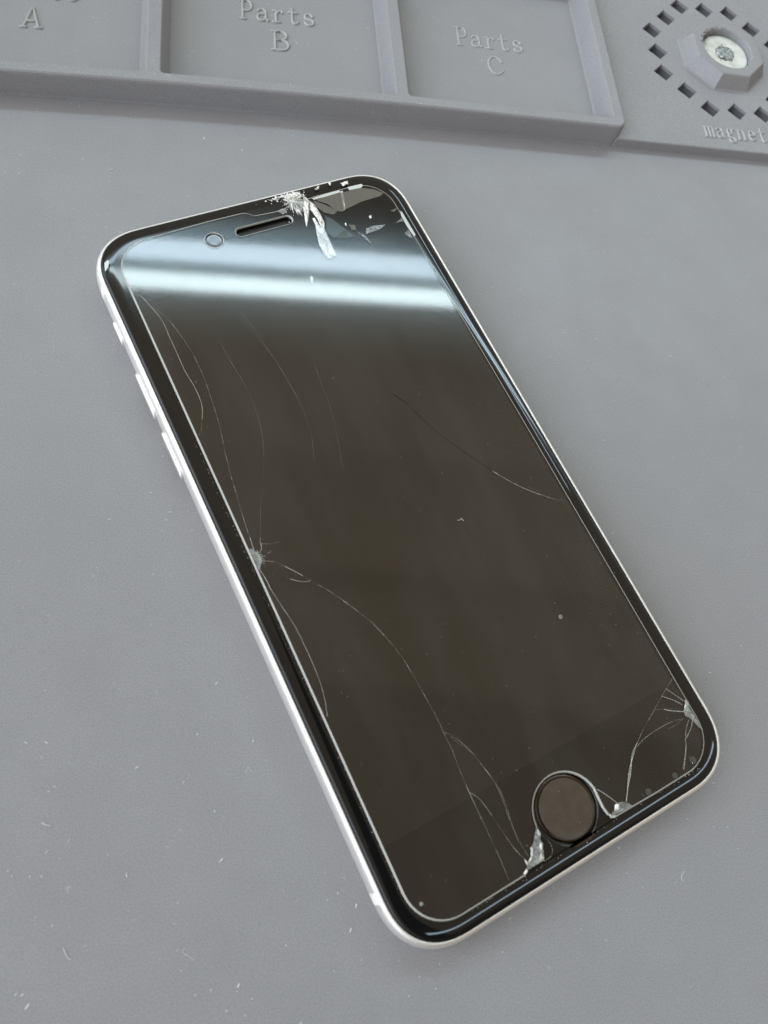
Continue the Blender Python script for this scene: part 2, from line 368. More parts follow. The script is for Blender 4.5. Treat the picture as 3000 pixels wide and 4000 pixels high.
SHARDS = [
 ('w',0.28,[(11.60,66.38),(12.20,64.70),(10.10,60.62),(8.79,58.70),(9.57,61.52),(10.41,64.24)]),
 ('w',0.25,[(12.20,64.70),(12.90,63.48),(12.99,60.96),(12.82,58.79),(11.90,56.62),(11.68,58.16),(11.85,60.32),(11.47,62.67)]),
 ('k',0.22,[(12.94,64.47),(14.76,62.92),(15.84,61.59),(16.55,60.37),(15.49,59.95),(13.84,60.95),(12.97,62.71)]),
 ('p',0.30,[(7.56,65.10),(9.34,65.81),(11.19,65.25),(9.61,62.74),(8.58,62.32),(8.53,63.57),(7.57,63.74)]),
 ('w',0.28,[(8.63,63.78),(9.53,63.01),(9.04,62.18),(8.42,62.86)]),
 ('w',0.22,[(10.83,60.39),(11.48,60.44),(11.40,58.25),(10.68,58.72)]),
 ('s',0.20,[(10.68,58.72),(12.13,57.78),(11.58,50.44),(9.56,50.14),(9.25,51.67),(9.33,54.04)]),
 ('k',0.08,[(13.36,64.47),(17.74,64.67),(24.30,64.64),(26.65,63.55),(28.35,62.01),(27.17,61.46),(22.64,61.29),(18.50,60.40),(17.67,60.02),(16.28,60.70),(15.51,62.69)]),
 ('g',0.06,[(13.71,60.24),(14.87,58.65),(16.25,55.75),(17.38,53.67),(15.87,53.66),(12.93,54.59),(12.16,56.30)]),
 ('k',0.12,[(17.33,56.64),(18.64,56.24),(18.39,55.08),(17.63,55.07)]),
 ('p',0.12,[(20.46,54.67),(22.30,54.85),(24.88,54.29),(23.19,53.57),(19.83,53.39)]),
 ('p',0.12,[(18.11,55.16),(18.41,54.45),(19.62,52.96),(19.79,50.70),(19.28,51.84)]),
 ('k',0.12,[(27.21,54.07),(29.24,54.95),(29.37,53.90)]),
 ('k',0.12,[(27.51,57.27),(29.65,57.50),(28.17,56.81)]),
 ('p',0.12,[(27.90,51.09),(29.12,51.71),(28.96,49.26),(28.31,49.71)]),
 ('b',0.18,[(13.04,65.14),(15.89,65.30),(19.36,65.33),(19.43,64.80),(16.45,64.68),(13.16,64.71)]),
 ('b',0.18,[(21.48,65.65),(24.74,65.54),(24.92,65.10),(24.30,64.64),(21.52,64.82)]),
 ('b',0.16,[(29.64,56.61),(29.92,56.27),(29.91,53.22),(29.89,49.96),(29.38,49.62),(29.19,52.69),(29.27,55.45)]),
 ('p',0.15,[(4.70,64.24),(6.03,64.45),(7.09,64.06),(6.32,63.26),(5.43,63.11)]),
 ('w',0.15,[(19.45,65.05),(20.12,65.11),(18.55,60.51),(18.22,60.48)]),
 ('w',0.25,[(17.99,67.92),(18.80,67.80),(18.14,67.10)]),
 ('w',0.25,[(20.51,67.04),(22.28,67.30),(22.09,66.45),(20.67,66.23)]),
 ('w',0.25,[(14.66,67.24),(15.96,67.74),(15.41,67.02),(14.78,66.82)]),
 ('w',0.20,[(5.76,68.01),(6.30,67.59),(5.74,67.02)]),
 ('w',0.12,[(22.52,57.28),(23.12,57.60),(22.99,56.88),(22.50,56.78)]),
 ('w',0.12,[(16.79,57.31),(17.21,57.30),(16.76,56.58)]),
 ('p',0.12,[(-29.09,0.10),(-28.41,-0.28),(-27.96,-1.19),(-27.69,-1.93),(-27.88,-2.74),(-28.42,-3.40),(-28.92,-4.16),(-29.10,-3.81),(-29.07,-2.58),(-29.12,-1.14)]),
 ('p',0.12,[(29.38,-55.61),(29.86,-56.01),(29.45,-56.88),(29.50,-58.31),(29.46,-59.87),(29.56,-61.22),(29.15,-60.59),(28.55,-58.73),(27.87,-57.87),(28.11,-56.94),(29.06,-56.51)]),
 ('w',0.10,[(-28.40,-0.73),(-28.03,-1.34),(-27.75,-2.18),(-28.03,-2.89),(-28.49,-3.10),(-28.32,-2.20),(-28.31,-1.40)]),
 ('w',0.12,[(29.47,-55.65),(29.87,-56.05),(29.27,-56.70),(29.42,-57.83),(28.66,-57.38),(28.41,-56.82)]),
 ('p',0.08,[(-5.78,-60.75),(-5.76,-61.92),(-6.33,-62.55),(-6.26,-63.34),(-7.25,-65.40),(-10.60,-65.45),(-10.12,-64.66),(-9.10,-64.44),(-8.41,-62.99),(-7.58,-62.51),(-6.66,-61.45)]),
 ('w',0.20,[(-8.34,-62.88),(-7.92,-62.94),(-8.48,-64.01),(-9.17,-64.56),(-9.92,-64.61),(-9.10,-64.29)]),
 ('c',0.20,[(-7.10,-64.12),(-6.97,-65.10),(-7.32,-65.52),(-8.66,-65.50),(-7.94,-64.90)]),
 ('w',0.20,[(-6.68,-62.82),(-6.26,-63.19),(-6.55,-63.80),(-7.10,-64.12),(-7.10,-63.52)]),
 ('w',0.20,[(-10.22,-63.93),(-9.78,-64.39),(-10.19,-64.92),(-10.26,-64.44)]),
 ('w',0.20,[(-5.96,-61.05),(-5.76,-61.92),(-6.18,-62.16),(-6.21,-61.69)]),
 ('w',0.15,[(-10.46,-65.23),(-10.56,-65.54),(-11.11,-65.85),(-11.31,-65.60)]),
 ('w',0.20,[(7.93,-64.01),(8.68,-64.24),(8.37,-64.96),(7.28,-64.99)]),
 ('p',0.10,[(8.48,-63.99),(9.39,-64.25),(10.33,-65.01),(10.66,-65.60),(6.18,-65.31),(7.08,-64.75),(8.24,-64.90)]),
 ('c',0.10,[(6.26,-64.91),(7.26,-65.56),(6.21,-65.52)]),
 ('s',0.10,[(4.33,47.65),(4.91,47.15),(3.68,45.24),(2.96,44.41),(3.79,45.97)]),
 ('b',0.12,[(-31.34,62.53),(-30.58,63.02),(-30.39,62.59),(-31.05,61.32),(-31.86,60.67)]),
]
DUST = [(-59.3,-31.8,0.5,0),(-61.6,-39.7,0.9,-30),(-58.5,-39.9,0.9,-10),(-59.1,-42.0,0.4,30),(-58.9,-42.3,0.3,0),(-56.9,-46.6,0.7,0),(-57.7,-47.2,0.5,0),(-58.1,-46.4,0.4,20),(-44.8,-44.6,0.9,35),(-37.6,-47.4,0.7,60),(-35.5,-40.1,0.6,80),(-54.3,-54.5,1.1,60),(-57.4,-55.8,0.7,50),(-31.8,-59.3,1.0,55),(-45.8,-60.0,0.9,-75),(-59.5,-59.0,0.6,90),(-57.9,-59.1,0.5,60),(-62.6,-57.9,0.4,0),(-62.0,-58.6,0.4,0),(-54.0,-61.4,0.5,-40),(-55.9,-65.8,0.7,30),(-51.3,-68.9,0.3,0),(-49.7,-68.9,0.3,0),(-29.4,-76.5,1.1,70),(-33.4,-76.6,0.5,50),(-35.6,-77.0,0.4,30),(-37.7,-73.6,0.4,0),(-38.3,-70.9,0.3,0),(-22.2,-72.0,0.5,-50),(-31.1,-79.5,0.4,60),(-28.5,-80.4,0.4,0),(-29.6,-77.2,0.3,0),(-27.5,-78.4,0.4,0),(-60.2,-74.0,0.7,60),(-59.4,-74.2,0.7,60),(-58.6,-75.7,1.2,60),(-38.3,-64.6,0.4,0),(-39.9,-56.6,0.4,-40),(-32.8,-52.0,0.6,-80),(-32.4,-32.1,1.1,45),(-26.6,-41.8,0.6,75),(-45.4,-64.9,0.3,0),(-38.7,-67.3,0.3,0),(-20.4,-82.4,0.6,60),(-69.3,90.2,0.6,-60),(-60.9,92.3,0.4,0),(-62.7,92.9,0.4,0),(-53.8,75.5,1.0,60),(-34.8,86.5,1.2,-60),(-12.1,88.8,0.5,0),(-26.6,84.1,0.7,-45),(-74.2,72.7,0.5,-45),(-66.2,79.7,0.3,0),(-18.8,90.2,0.5,60),(-50.7,-2.7,1.0,20),(-40.4,-1.4,0.7,-10),(-41.0,-2.9,0.6,0),(-42.1,9.6,0.4,-60),(-43.9,2.4,0.5,-30),(-50.0,43.8,0.8,60),(-53.6,75.6,0.9,60),(55.2,-54.4,0.4,0),(48.7,-59.9,0.4,-30),(53.5,-61.6,0.4,0),(56.1,-61.9,0.5,0),(34.8,-63.4,0.7,-60),(22.0,-68.4,0.4,-60),(57.2,-65.5,0.4,80),(44.1,-69.7,0.3,0),(35.4,-67.3,0.3,0),(-11.1,-67.7,1.0,80),(-12.2,-71.0,1.0,75),(-13.9,-65.6,0.5,-60),(1.5,-77.1,0.4,90),(-1.9,-78.5,0.4,80),(13.9,-72.0,1.0,40),(11.9,-76.6,0.4,0),(0.5,-80.4,0.4,-60),(-10.8,-75.2,0.4,-60),(-3.8,-80.8,0.4,-60),(-4.9,-76.0,0.3,0),(-15.1,-76.2,0.3,0),(42.3,40.2,0.8,10),(38.2,33.9,0.8,10),(40.1,5.5,0.9,20),(46.8,33.3,0.4,20),(46.9,14.1,0.5,10),(44.9,-6.5,0.7,20),(44.4,3.6,0.5,0),(59.5,-34.8,0.8,-5),(58.5,-49.4,0.3,0),(55.2,-54.4,0.4,-30),(67.5,-30.0,0.5,-40),(83.0,97.6,0.4,0),(59.6,93.6,0.7,60)]
FIBRES = {'a':[(-54.27,-68.83),(-53.92,-69.54),(-53.50,-70.24),(-53.08,-70.46)],'b':[(-37.14,-70.77),(-37.53,-71.21),(-36.86,-71.65),(-36.32,-72.07),(-35.79,-72.49)],'c':[(46.21,-68.08),(45.59,-68.63),(45.38,-69.14),(45.54,-69.56)],'d':[(-27.79,-46.65),(-27.54,-45.81),(-27.13,-46.06),(-26.84,-46.54)],'e':[(-58.36,-51.65),(-57.81,-51.95),(-57.17,-52.16)],'sq':[(7.40,-9.62),(7.63,-9.75),(7.91,-9.74),(8.27,-9.63),(8.27,-9.86),(8.41,-10.15)]}
SPOTS = [(16.09,-33.15,0.38),(-27.81,-61.60,0.30),(24.86,-64.57,0.62),(20.36,-65.11,0.50),(14.49,-65.10,0.55)]

# ================================================================== the repair mat
TH = math.radians(-22.3)
mat_t = thing('repair_mat', 'grey silicone repair mat with moulded parts trays, the phone lying on it', 'repair mat', TH)
def warp(u, v):                       # the soft tray bows slightly towards its left end
    return v - (0.00026*(u-20)**2 if u < 20 else 0)
def wbm(bm):
    for v in bm.verts: v.co.y = warp(v.co.x, v.co.y)
    return bm
# base sheet, with rounded outer edge, left open under nothing
MC = (102.3, 128.8)
HOLES = [(-18.7, -7.7), (-18.7, 0), (-18.7, 7.9), (18.7, -7.7), (18.7, 0), (18.7, 7.9), (-7.7, -18.9), (.2, -18.9), (8.0, -18.9), (-7.9, 18.8), (-.2, 18.8), (7.6, 18.8), (-13.2, -13.3), (-13.3, 13.5), (13.2, -13.3), (13.2, 13.5)]
bm = bmesh.new()
R0 = rrect(-170, -170, 215, 172, 8); R1 = rrect(-170.6, -170.6, 215.6, 172.6, 8.6)
vs = loft(bm, [(R1, -3), (R1, -.6), (R0, 0)]); fill(bm, [vs[0]]); stop_ = [vs[-1]]
for hx, hy in HOLES:
    def dia(r): return [(MC[0]+hx+r*math.cos(a), MC[1]+hy+r*math.sin(a)) for a in (0, math.pi/2, math.pi, 1.5*math.pi)]
    hv = loft(bm, [(dia(3.75), 0), (dia(3.75), -2.9)]); stop_.append(hv[0])
fill(bm, stop_)
obj('mat_sheet', bm, M_MAT, mat_t)
# parts tray: rim 6 mm high, compartments with drafted walls
def sub(pts, m):                      # split long straight runs so the warp can bend them
    out = []
    for i, p in enumerate(pts):
        q = pts[(i+1) % len(pts)]; L = math.hypot(q[0]-p[0], q[1]-p[1]); k = max(1, int(L/m))
        out += [(p[0]+(q[0]-p[0])*j/k, p[1]+(q[1]-p[1])*j/k) for j in range(k)]
    return out
RIM = 6.0
def ring(x0, y0, x1, y1, r, d): return sub(rrect(x0-d, y0-d, x1+d, y1+d, max(.2, r+d), 5), 1e9)
bm = bmesh.new()
def rrsub(x0, y0, x1, y1, r, d):
    """rounded rect offset by d with fixed vertex count (subdivided straights)"""
    rr = max(.15, r+d); base = rrect(x0-d, y0-d, x1+d, y1+d, rr, 5); out = []
    for i, p in enumerate(base):
        q = base[(i+1) % len(base)]; k = 8 if i % 6 == 5 else 1
        out += [(p[0]+(q[0]-p[0])*j/k, p[1]+(q[1]-p[1])*j/k) for j in range(k)]
    return out
O = (-156, 95.9, 66.2, 151.5)
outer = [(rrsub(*O, 2.4, .12), -.2), (rrsub(*O, 2.4, .1), .15), (rrsub(*O, 2.4, 0), .6), (rrsub(*O, 2.4, -.15), 5.3), (rrsub(*O, 2.4, -.28), 5.75), (rrsub(*O, 2.4, -.6), RIM)]
ov = loft(bm, outer); top = [ov[-1]]
CELLS = [(-153, 98.9, -102, 148.5), (-99, 98.9, -46.9, 148.5), (-43.7, 98.9, 8.4, 148.5), (11.6, 98.9, 63.0, 148.5)]
for c_ in CELLS:
    rings = [(rrsub(*c_, .8, .28), RIM), (rrsub(*c_, .8, .05), 5.82), (rrsub(*c_, .8, -.05), 5.5), (rrsub(*c_, .8, -1.45), 1.3), (rrsub(*c_, .8, -1.9), 0.95)]
    cv = loft(bm, rings); top.append(cv[0]); fill(bm, [cv[-1]])
fill(bm, top)
tray = obj('parts_tray', wbm(bm), M_MAT, mat_t)
# raised panel with the ring of square holes, right of the tray
bm = bmesh.new()
PT = 2.5
PO = (64.8, 95.9, 139.0, 160.0)
pv = loft(bm, [(rrect(PO[0], PO[1]-.06, PO[2]+.1, PO[3]+.1, .3), -.2), (rrect(PO[0], PO[1]+.03, PO[2], PO[3], .3), .4), (rrect(PO[0], PO[1]+.1, PO[2]-.2, PO[3]-.2, .3), 2.15), (rrect(PO[0], PO[1]+.2, PO[2]-.4, PO[3]-.4, .3), 2.4), (rrect(PO[0], PO[1]+.45, PO[2]-.4, PO[3]-.4, .3), PT)])
ptop = [pv[-1]]
MC = (102.3, 128.8)
HOLES = [(-18.7, -7.7), (-18.7, 0), (-18.7, 7.9), (18.7, -7.7), (18.7, 0), (18.7, 7.9), (-7.7, -18.9), (.2, -18.9), (8.0, -18.9), (-7.9, 18.8), (-.2, 18.8), (7.6, 18.8), (-13.2, -13.3), (-13.3, 13.5), (13.2, -13.3), (13.2, 13.5)]
for hx, hy in HOLES:
    def dia(r): return [(MC[0]+hx+r*math.cos(a), MC[1]+hy+r*math.sin(a)) for a in (0, math.pi/2, math.pi, 1.5*math.pi)]
    hv = loft(bm, [(dia(3.05), PT), (dia(2.9), PT-.15), (dia(2.85), 1.5), (dia(3.7), 1.45), (dia(3.7), -.02)]); ptop.append(hv[0])
OCT = [math.radians(22.5+45*k) for k in range(8)]
def octa(ap, cx=MC[0], cy=MC[1]): r = ap/math.cos(math.pi/8); return [(cx+r*math.cos(a), cy+r*math.sin(a)) for a in OCT]
fill(bm, ptop)
panel = obj('hole_panel', bm, M_MAT, mat_t)
# holes run down to dark: near-black floors stand in for the shade inside
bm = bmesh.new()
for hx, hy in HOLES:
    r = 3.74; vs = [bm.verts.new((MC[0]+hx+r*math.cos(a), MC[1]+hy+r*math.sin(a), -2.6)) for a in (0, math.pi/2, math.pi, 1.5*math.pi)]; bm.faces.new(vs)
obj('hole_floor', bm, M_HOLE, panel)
# magnet boss
bm = bmesh.new()
cx, cy = MC[0], MC[1]-.3
bv = loft(bm, [(octa(12.2), PT-.1), (octa(11.6), PT+.25), (octa(9.75, cx, cy), 5.8), (octa(9.45, cx, cy), 6.0)])
hr = loft(bm, [(circle(cx-.1, cy, 7.35), 6.0), (circle(cx-.1, cy, 7.1), 5.8), (circle(cx-.1, cy, 7.0), 3.6)])
fill(bm, [bv[-1], hr[0]]); fill(bm, [hr[-1]])
boss = obj('magnet_boss', bm, M_MAT, mat_t)
bm = bmesh.new()
dv = loft(bm, [(circle(cx, cy, 6.75), 3.6), (circle(cx, cy, 6.75), 4.25), (circle(cx, cy, 6.5), 4.4), (circle(cx, cy, 2.7), 4.42), (circle(cx, cy, 2.3), 4.2)]); fill(bm, [dv[-1]])
disc = obj('magnet', bm, M_DISC, boss)
bm = bmesh.new()
def blob(cx_, cy_, r, jit, n, seed, ex=1.):
    q = random.Random(seed); return [(cx_ + r*ex*math.cos(2*math.pi*i/n)*(1+q.uniform(-jit, jit)), cy_ + r*math.sin(2*math.pi*i/n)*(1+q.uniform(-jit, jit))) for i in range(n)]
b1 = blob(cx, cy, 2.35, .14, 26, 3, 1.1); b2 = [(cx+(x-cx)*.8, cy+(y-cy)*.8) for x, y in b1]
sv = loft(bm, [(b1, 4.40), (b1, 4.52), (b2, 4.66)]); fill(bm, [sv[-1]])
obj('screw_head', bm, M_STEEL, boss)
bm = bmesh.new()                       # dirt packed along the far left rim and round the screw
q = random.Random(5)
for i in range(150):
    if i < 95: a = math.radians(q.gauss(140, 32)); rr_ = q.uniform(6.3, 7.9); z = 6.02 if rr_ > 7.2 else q.uniform(4.5, 5.9)
    else: a = q.uniform(0, 6.28); rr_ = q.gauss(2.7, .25); z = 4.45
    x, y = cx+rr_*math.cos(a), cy+rr_*math.sin(a); s_ = q.uniform(.08, .28)
    vs = [bm.verts.new((x+s_*math.cos(t)*q.uniform(.6, 1.3), y+s_*math.sin(t)*q.uniform(.6, 1.3), z)) for t in (0, 1.5, 3., 4.6)]
    tp = bm.verts.new((x, y, z+s_*.6))
    for k in range(4): bm.faces.new((vs[k], vs[(k+1) % 4], tp))
obj('grime', bm, M_GRIME, boss)

# lettering: serif strokes; glyph cell x 0..1, y 0..1 (cap height)
def arc(cx, cy, rx, ry, a0, a1, n=12): return [(cx+rx*math.cos(math.radians(a0+(a1-a0)*i/n)), cy+ry*math.sin(math.radians(a0+(a1-a0)*i/n))) for i in range(n+1)]
GL = {
 'P': [[(.22, 0), (.22, 1)], [(.05, 0), (.42, 0)], [(.05, 1), (.22, 1)], [(.22, 1), (.5, 1)] + arc(.5, .73, .33, .27, 90, -90) + [(.22, .46)]],
 'B': [[(.22, 0), (.22, 1)], [(.05, 0), (.22, 0)], [(.05, 1), (.22, 1)], [(.22, 1), (.52, 1)] + arc(.52, .77, .30, .23, 90, -90) + [(.22, .54)], [(.22, .54), (.55, .54)] + arc(.55, .27, .35, .27, 90, -90) + [(.22, 0)]],
 'C': [[(.86, .70), (.80, .84)] + arc(.5, .5, .40, .50, 50, 310, 18) + [(.90, .22)]],
 'A': [[(.16, 0), (.47, 1), (.52, 1), (.84, 0)], [(.27, .32), (.73, .32)], [(.02, 0), (.30, 0)], [(.68, 0), (1.0, 0)]],
 'a': [arc(.45, .46, .27, .17, 160, 0, 7) + [(.72, .10), (.80, .02), (.92, .03)], [(.72, .38), (.50, .36)] + arc(.42, .18, .28, .18, 90, 270, 8) + [(.60, .03), (.72, .12)]],
 'r': [[(.35, 0), (.35, .60)], [(.12, .60), (.35, .60)], [(.10, 0), (.62, 0)], [(.35, .36), (.46, .55), (.62, .62), (.76, .60), (.80, .52)]],
 't': [[(.40, .86), (.40, .18)] + arc(.60, .16, .20, .16, 180, 320, 7) + [(.82, .12)], [(.14, .60), (.76, .60)]],
 's': [[(.76, .48)] + arc(.48, .47, .26, .15, 20, 230, 9) + arc(.50, .16, .30, .16, 60, -160, 10) + [(.20, .16)]],
 'm': [[(.12, 0), (.12, .62)], [(0, .62), (.12, .62)], [(0, 0), (.24, 0)], [(.12, .50)] + arc(.32, .48, .18, .14, 140, 0, 6) + [(.50, 0)], [(.40, 0), (.62, 0)], [(.50, .50)] + arc(.70, .48, .18, .14, 140, 0, 6) + [(.88, 0)], [(.78, 0), (1.02, 0)]],
 'g': [arc(.42, .44, .24, .18, 0, 360, 14), [(.62, .56), (.78, .64), (.90, .60)], [(.28, .29), (.20, .18), (.30, .10), (.62, .08)] + arc(.52, -.08, .32, .15, 60, -200, 12)],
 'n': [[(.20, 0), (.20, .62)], [(.04, .62), (.20, .62)], [(.04, 0), (.38, 0)], [(.20, .46)] + arc(.48, .42, .27, .20, 145, 0, 7) + [(.75, 0)], [(.60, 0), (.92, 0)]],
 'e': [[(.20, .34), (.80, .34)] + arc(.50, .32, .31, .30, 5, 300, 16) + [(.80, .12)]],
}
def write(parent, runs, z, wid=.62, h=.38):
    bm = bmesh.new()
    for text, x, y, adv, cw, H in runs:
        for i, ch in enumerate(text):
            for st in GL[ch]:
                stroke(bm, [(x+i*adv+px*cw, y+py*H) for px, py in st], wid, z-.02, h)
    return obj('lettering', wbm(bm), M_LETTER, parent, smooth=True)
Z1 = .95
write(tray, [('Parts', 27.2, 123.9, 3.72, 3.5, 6.1), ('C', 34.5, 115.1, 4, 4.7, 6.0)], Z1, .56, .26)
write(tray, [('Parts', -26.6, 124.2, 3.72, 3.5, 6.1), ('B', -19.4, 115.0, 4, 4.6, 6.1)], Z1, .66, .42)
write(tray, [('Parts', -80.6, 124.4, 3.72, 3.5, 6.1), ('A', -74.3, 115.0, 4, 4.6, 6.0)], Z1, .62, .45)
write(panel, [('magnet', 90.6, 99.8, 3.12, 2.8, 5.2)], PT, .50, .40)
# the machined line and shallow step just under the tray wall are part of the wall loft above

# ================================================================== the phone
phone = thing('smartphone', 'black-fronted smartphone with silver frame and cracked screen protector lying on the grey mat', 'smartphone')
BW, BH, BR = 33.75, 69.65, 11.0
def body_ring(d, z): return (squircle(BW-d, BH-d, max(1, BR-d)), z)
bm = bmesh.new()
prof = []
for k in range(17):                       # round side wall from the back up to the front lip
    a = math.radians(-90 + 180*k/16)
    cz = 3.45; d = 3.1*(1-math.cos(a))*.92 if a < 0 else 1.02*(1-math.cos(a))**1.0
    prof.append((d, cz + (3.3 if a >= 0 else 3.4)*math.sin(a)))
prof[0] = (prof[0][0], .05)
prof += [(1.10, 6.72), (1.16, 6.66), (1.18, 6.2)]
rings = [body_ring(d, z) for d, z in prof]
bv = loft(bm, rings); fill(bm, [bv[0]]); fill(bm, [bv[-1]])
frame = obj('frame', bm, M_FRAME, phone, smooth=True)
for p in frame.data.polygons:
    if abs(p.normal.z) > .999 and p.area > 1e-6: p.use_smooth = False
# dark gasket between frame and glass
GW, GH, GR = 32.40, 68.55, 9.9
bm = bmesh.new()
gv = loft(bm, [(squircle(BW-1.17, BH-1.17, BR-1.17), 6.45), (squircle(BW-1.17, BH-1.17, BR-1.17), 6.56), (squircle(GW-.1, GH-.1, GR-.1), 6.60)]); 
obj('gasket', bm, M_GASKET, phone)
# curved-edge cover glass with openings for the earpiece and the button
bm = bmesh.new()
gp = [(0, 6.45), (0, 6.68)]
for k in range(1, 17):
    o_ = 2.3*(k/16)**1.6; gp.append((o_, 7.1 - .039*(2.3-o_)**2 - .45*max(0, .55-o_)**2))
gp.append((2.7, 7.1))
gl = loft(bm, [(squircle(GW-d, GH-d, max(1, GR-d*.85)), z) for d, z in gp])
HB = (.3, -60.75)
hb = loft(bm, [(circle(*HB, 5.95, 64), 7.1)] + [(circle(*HB, 5.8-.42*k/8, 64), 7.1-.20*(k/8)**2) for k in range(1, 9)] + [(circle(*HB, 5.36, 64), 6.3)])
SL = (.8, 61.65)
def slot(l, r): return rrect(SL[0]-l, SL[1]-r, SL[0]+l, SL[1]+r, r*.999, 8)
sl = loft(bm, [(slot(5.95, .95), 7.1), (slot(5.8, .85), 6.95), (slot(5.8, .85), 6.1)])
fill(bm, [gl[-1], hb[0], sl[0]])
glass = obj('cover_glass', bm, M_GLASS, phone, smooth=True)
for p in glass.data.polygons:
    if p.normal.z > .99999: p.use_smooth = False
bm = bmesh.new(); v = [bm.verts.new((x, y, 6.35)) for x, y in slot(5.9, .9)]; bm.faces.new(v)
obj('earpiece_mesh', bm, M_SLOT, glass)
# pale lining of the earpiece opening
bm = bmesh.new()
a = loft(bm, [(slot(6.25, 1.16), 7.42), (slot(6.16, 1.09), 7.43), (slot(6.1, 1.04), 7.30), (slot(5.98, .97), 7.13)])
# display area
bm2 = bmesh.new(); dv = [bm2.verts.new((x, y, 7.15)) for x, y in rrect(-29.2, -52.0, 29.2, 52.2, .3)]; bm2.faces.new(dv)
obj('display', bm2, M_DISP, glass)
earrim = bm
bm = bmesh.new()
lc = (-10.0, 61.4)
lv = loft(bm, [(circle(*lc, 1.50, 32), 7.14), (circle(*lc, 1.42, 32), 7.16), (circle(*lc, 1.0, 32), 7.15)]); fill(bm, [lv[-1]])
obj('front_camera', bm, M_LENS, glass)
# home button
bm = bmesh.new()
rv = loft(bm, [(circle(*HB, 5.32, 64), 6.5), (circle(*HB, 5.30, 64), 6.78), (circle(*HB, 5.22, 64), 6.84), (circle(*HB, 4.90, 64), 6.93), (circle(*HB, 4.64, 64), 6.94)])
btn_ring = None
hbz = thing  # (name kept free)
bm3 = bmesh.new()
cvs = loft(bm3, [(circle(*HB, r, 64), z) for r, z in ((4.66, 6.90), (4.64, 6.955), (4.55, 6.965), (4.2, 6.963), (.5, 6.963))]); fill(bm3, [cvs[-1]])
home = obj('home_button', bm3, M_BTN, phone, smooth=True)
obj('bezel_ring', bm, M_BEZ, home, smooth=True)
# side buttons and switch
def side_button(name, y0, y1, side=-1, z0=2.5, z1=4.6, out=.42):
    bm = bmesh.new(); ym = (y0+y1)/2; L = (y1-y0)/2; zc = (z0+z1)/2; hz = (z1-z0)/2
    rings = []
    for off_, sh_ in ((-.9, 0), (out-.12, 0), (out-.03, .08), (out, .22)):
        rings.append((off_, [(ym+a, zc+b) for a, b in rrect(-L+sh_, -hz+sh_, L-sh_, hz-sh_, (hz-sh_)*.95, 6)]))
    vv = [[bm.verts.new((side*(BW+o_), p[0], p[1])) for p in pts] for o_, pts in rings]
    for a, b in zip(vv, vv[1:]):
        for i in range(len(a)): j = (i+1) % len(a); bm.faces.new((a[i], a[j], b[j], b[i]))
    bm.faces.new(vv[-1]); bm.faces.new(vv[0])
    return obj(name, bm, M_FRAME, phone)
side_button('mute_switch', 46.9, 52.0, out=.35, z0=2.9, z1=4.7)
side_button('volume_button', 30.6, 40.4)
side_button('volume_button', 17.8, 27.5)
side_button('power_button', 31.0, 40.6, side=1)
# antenna band: strip of plastic set flush round the side
def band(y0, y1, side):
    bm = bmesh.new(); vv = []
    for y in (y0, (y0+y1)/2, y1):
        row = []
        for d, z in prof[5:18]:
            W = BW-d+.012; H = BH-d+.012; r = max(1, BR-d); x = W
            yy = abs(y)-(H-r)
            if yy > 0: x = W-r + r*(max(0, 1-(yy/r)**2.35))**(1/2.35)
            row.append(bm.verts.new((side*x, y, z)))
        vv.append(row)
    for a, b in zip(vv, vv[1:]):
        for i in range(len(a)-1): bm.faces.new((a[i], a[i+1], b[i+1], b[i]))
    obj('antenna_band', bm, M_BAND, phone, smooth=True)
for s_ in (-1, 1):
    band(-59.0, -57.2, s_); band(57.2, 59.0, s_)

# ------------------------------------------------------------------ tempered glass protector stuck on the front
PZ = 7.42
def outline(d):
    """protector edge, grown outwards by d"""
    pts = []
    W, Hb, Ht, r = 29.45, 65.75, 65.6, 6.6
    def cor(cx, cy, a0, a1, n=10):
        return [(cx + (r+d)*math.cos(math.radians(a0+(a1-a0)*i/n)), cy + (r+d)*math.sin(math.radians(a0+(a1-a0)*i/n))) for i in range(n+1)]
    pts += cor(-(W-r), -(Hb-r), 180, 270)
    pts += [(-16.0, -Hb-d), (-11.1, -Hb-d), (-10.2, -65.0-d*.6), (-8.9, -64.3-d*.4), (-7.9, -63.2), (-7.0, -62.4+d*.2), (-6.4+d*.6, -61.4+d*.3)]
    for i in range(19):                              # arch over the home button
        a = math.radians(176 - i*(176-8)/18); R = 6.15 - d
        pts.append((.2 + R*math.cos(a), -61.1 + R*math.sin(a)))
    pts += [(6.15-d, -62.2), (6.1-d, -63.6), (6.3-d*.8, -64.7-d*.6), (6.9, -65.55-d), (10.4, -Hb+.15-d), (16, -Hb-d)]
    pts += cor(W+.25-r, -(Hb-r), -90, 0)
    pts += [(W+.3+d, 0)]
    pts += cor(W-.05-r, Ht-r-.1, 0, 90)
    pts += [(13.5, 65.35+d), (7.4, 64.7+d), (5.9, 64.1+d), (3.0, 64.2+d), (-.1, 64.45+d), (-1.3, 65.45+d), (-2.2, 65.75+d), (-9.5, 65.85+d), (-16, 65.65+d)]
    pts += cor(-(W-.6-r), Ht-r-.15, 90, 180)
    return pts
bm = bmesh.new()
o0 = outline(0)
ol = [bm.verts.new((x, y, PZ)) for x, y in o0]
s0 = [bm.verts.new((x, y, PZ)) for x, y in slot(6.25, 1.16)]
c0 = [bm.verts.new((x, y, PZ)) for x, y in circle(*lc, 1.85, 32)]
fill(bm, [ol, s0, c0])
prot = obj('screen_protector', bm, M_PROT, phone)
bm = bmesh.new()
q = random.Random(11)
oa, ob, oc = outline(0), outline(.17), outline(.30)
def rough_(pts, j): return [(x+q.uniform(-j, j), y+q.uniform(-j, j)) for x, y in pts]
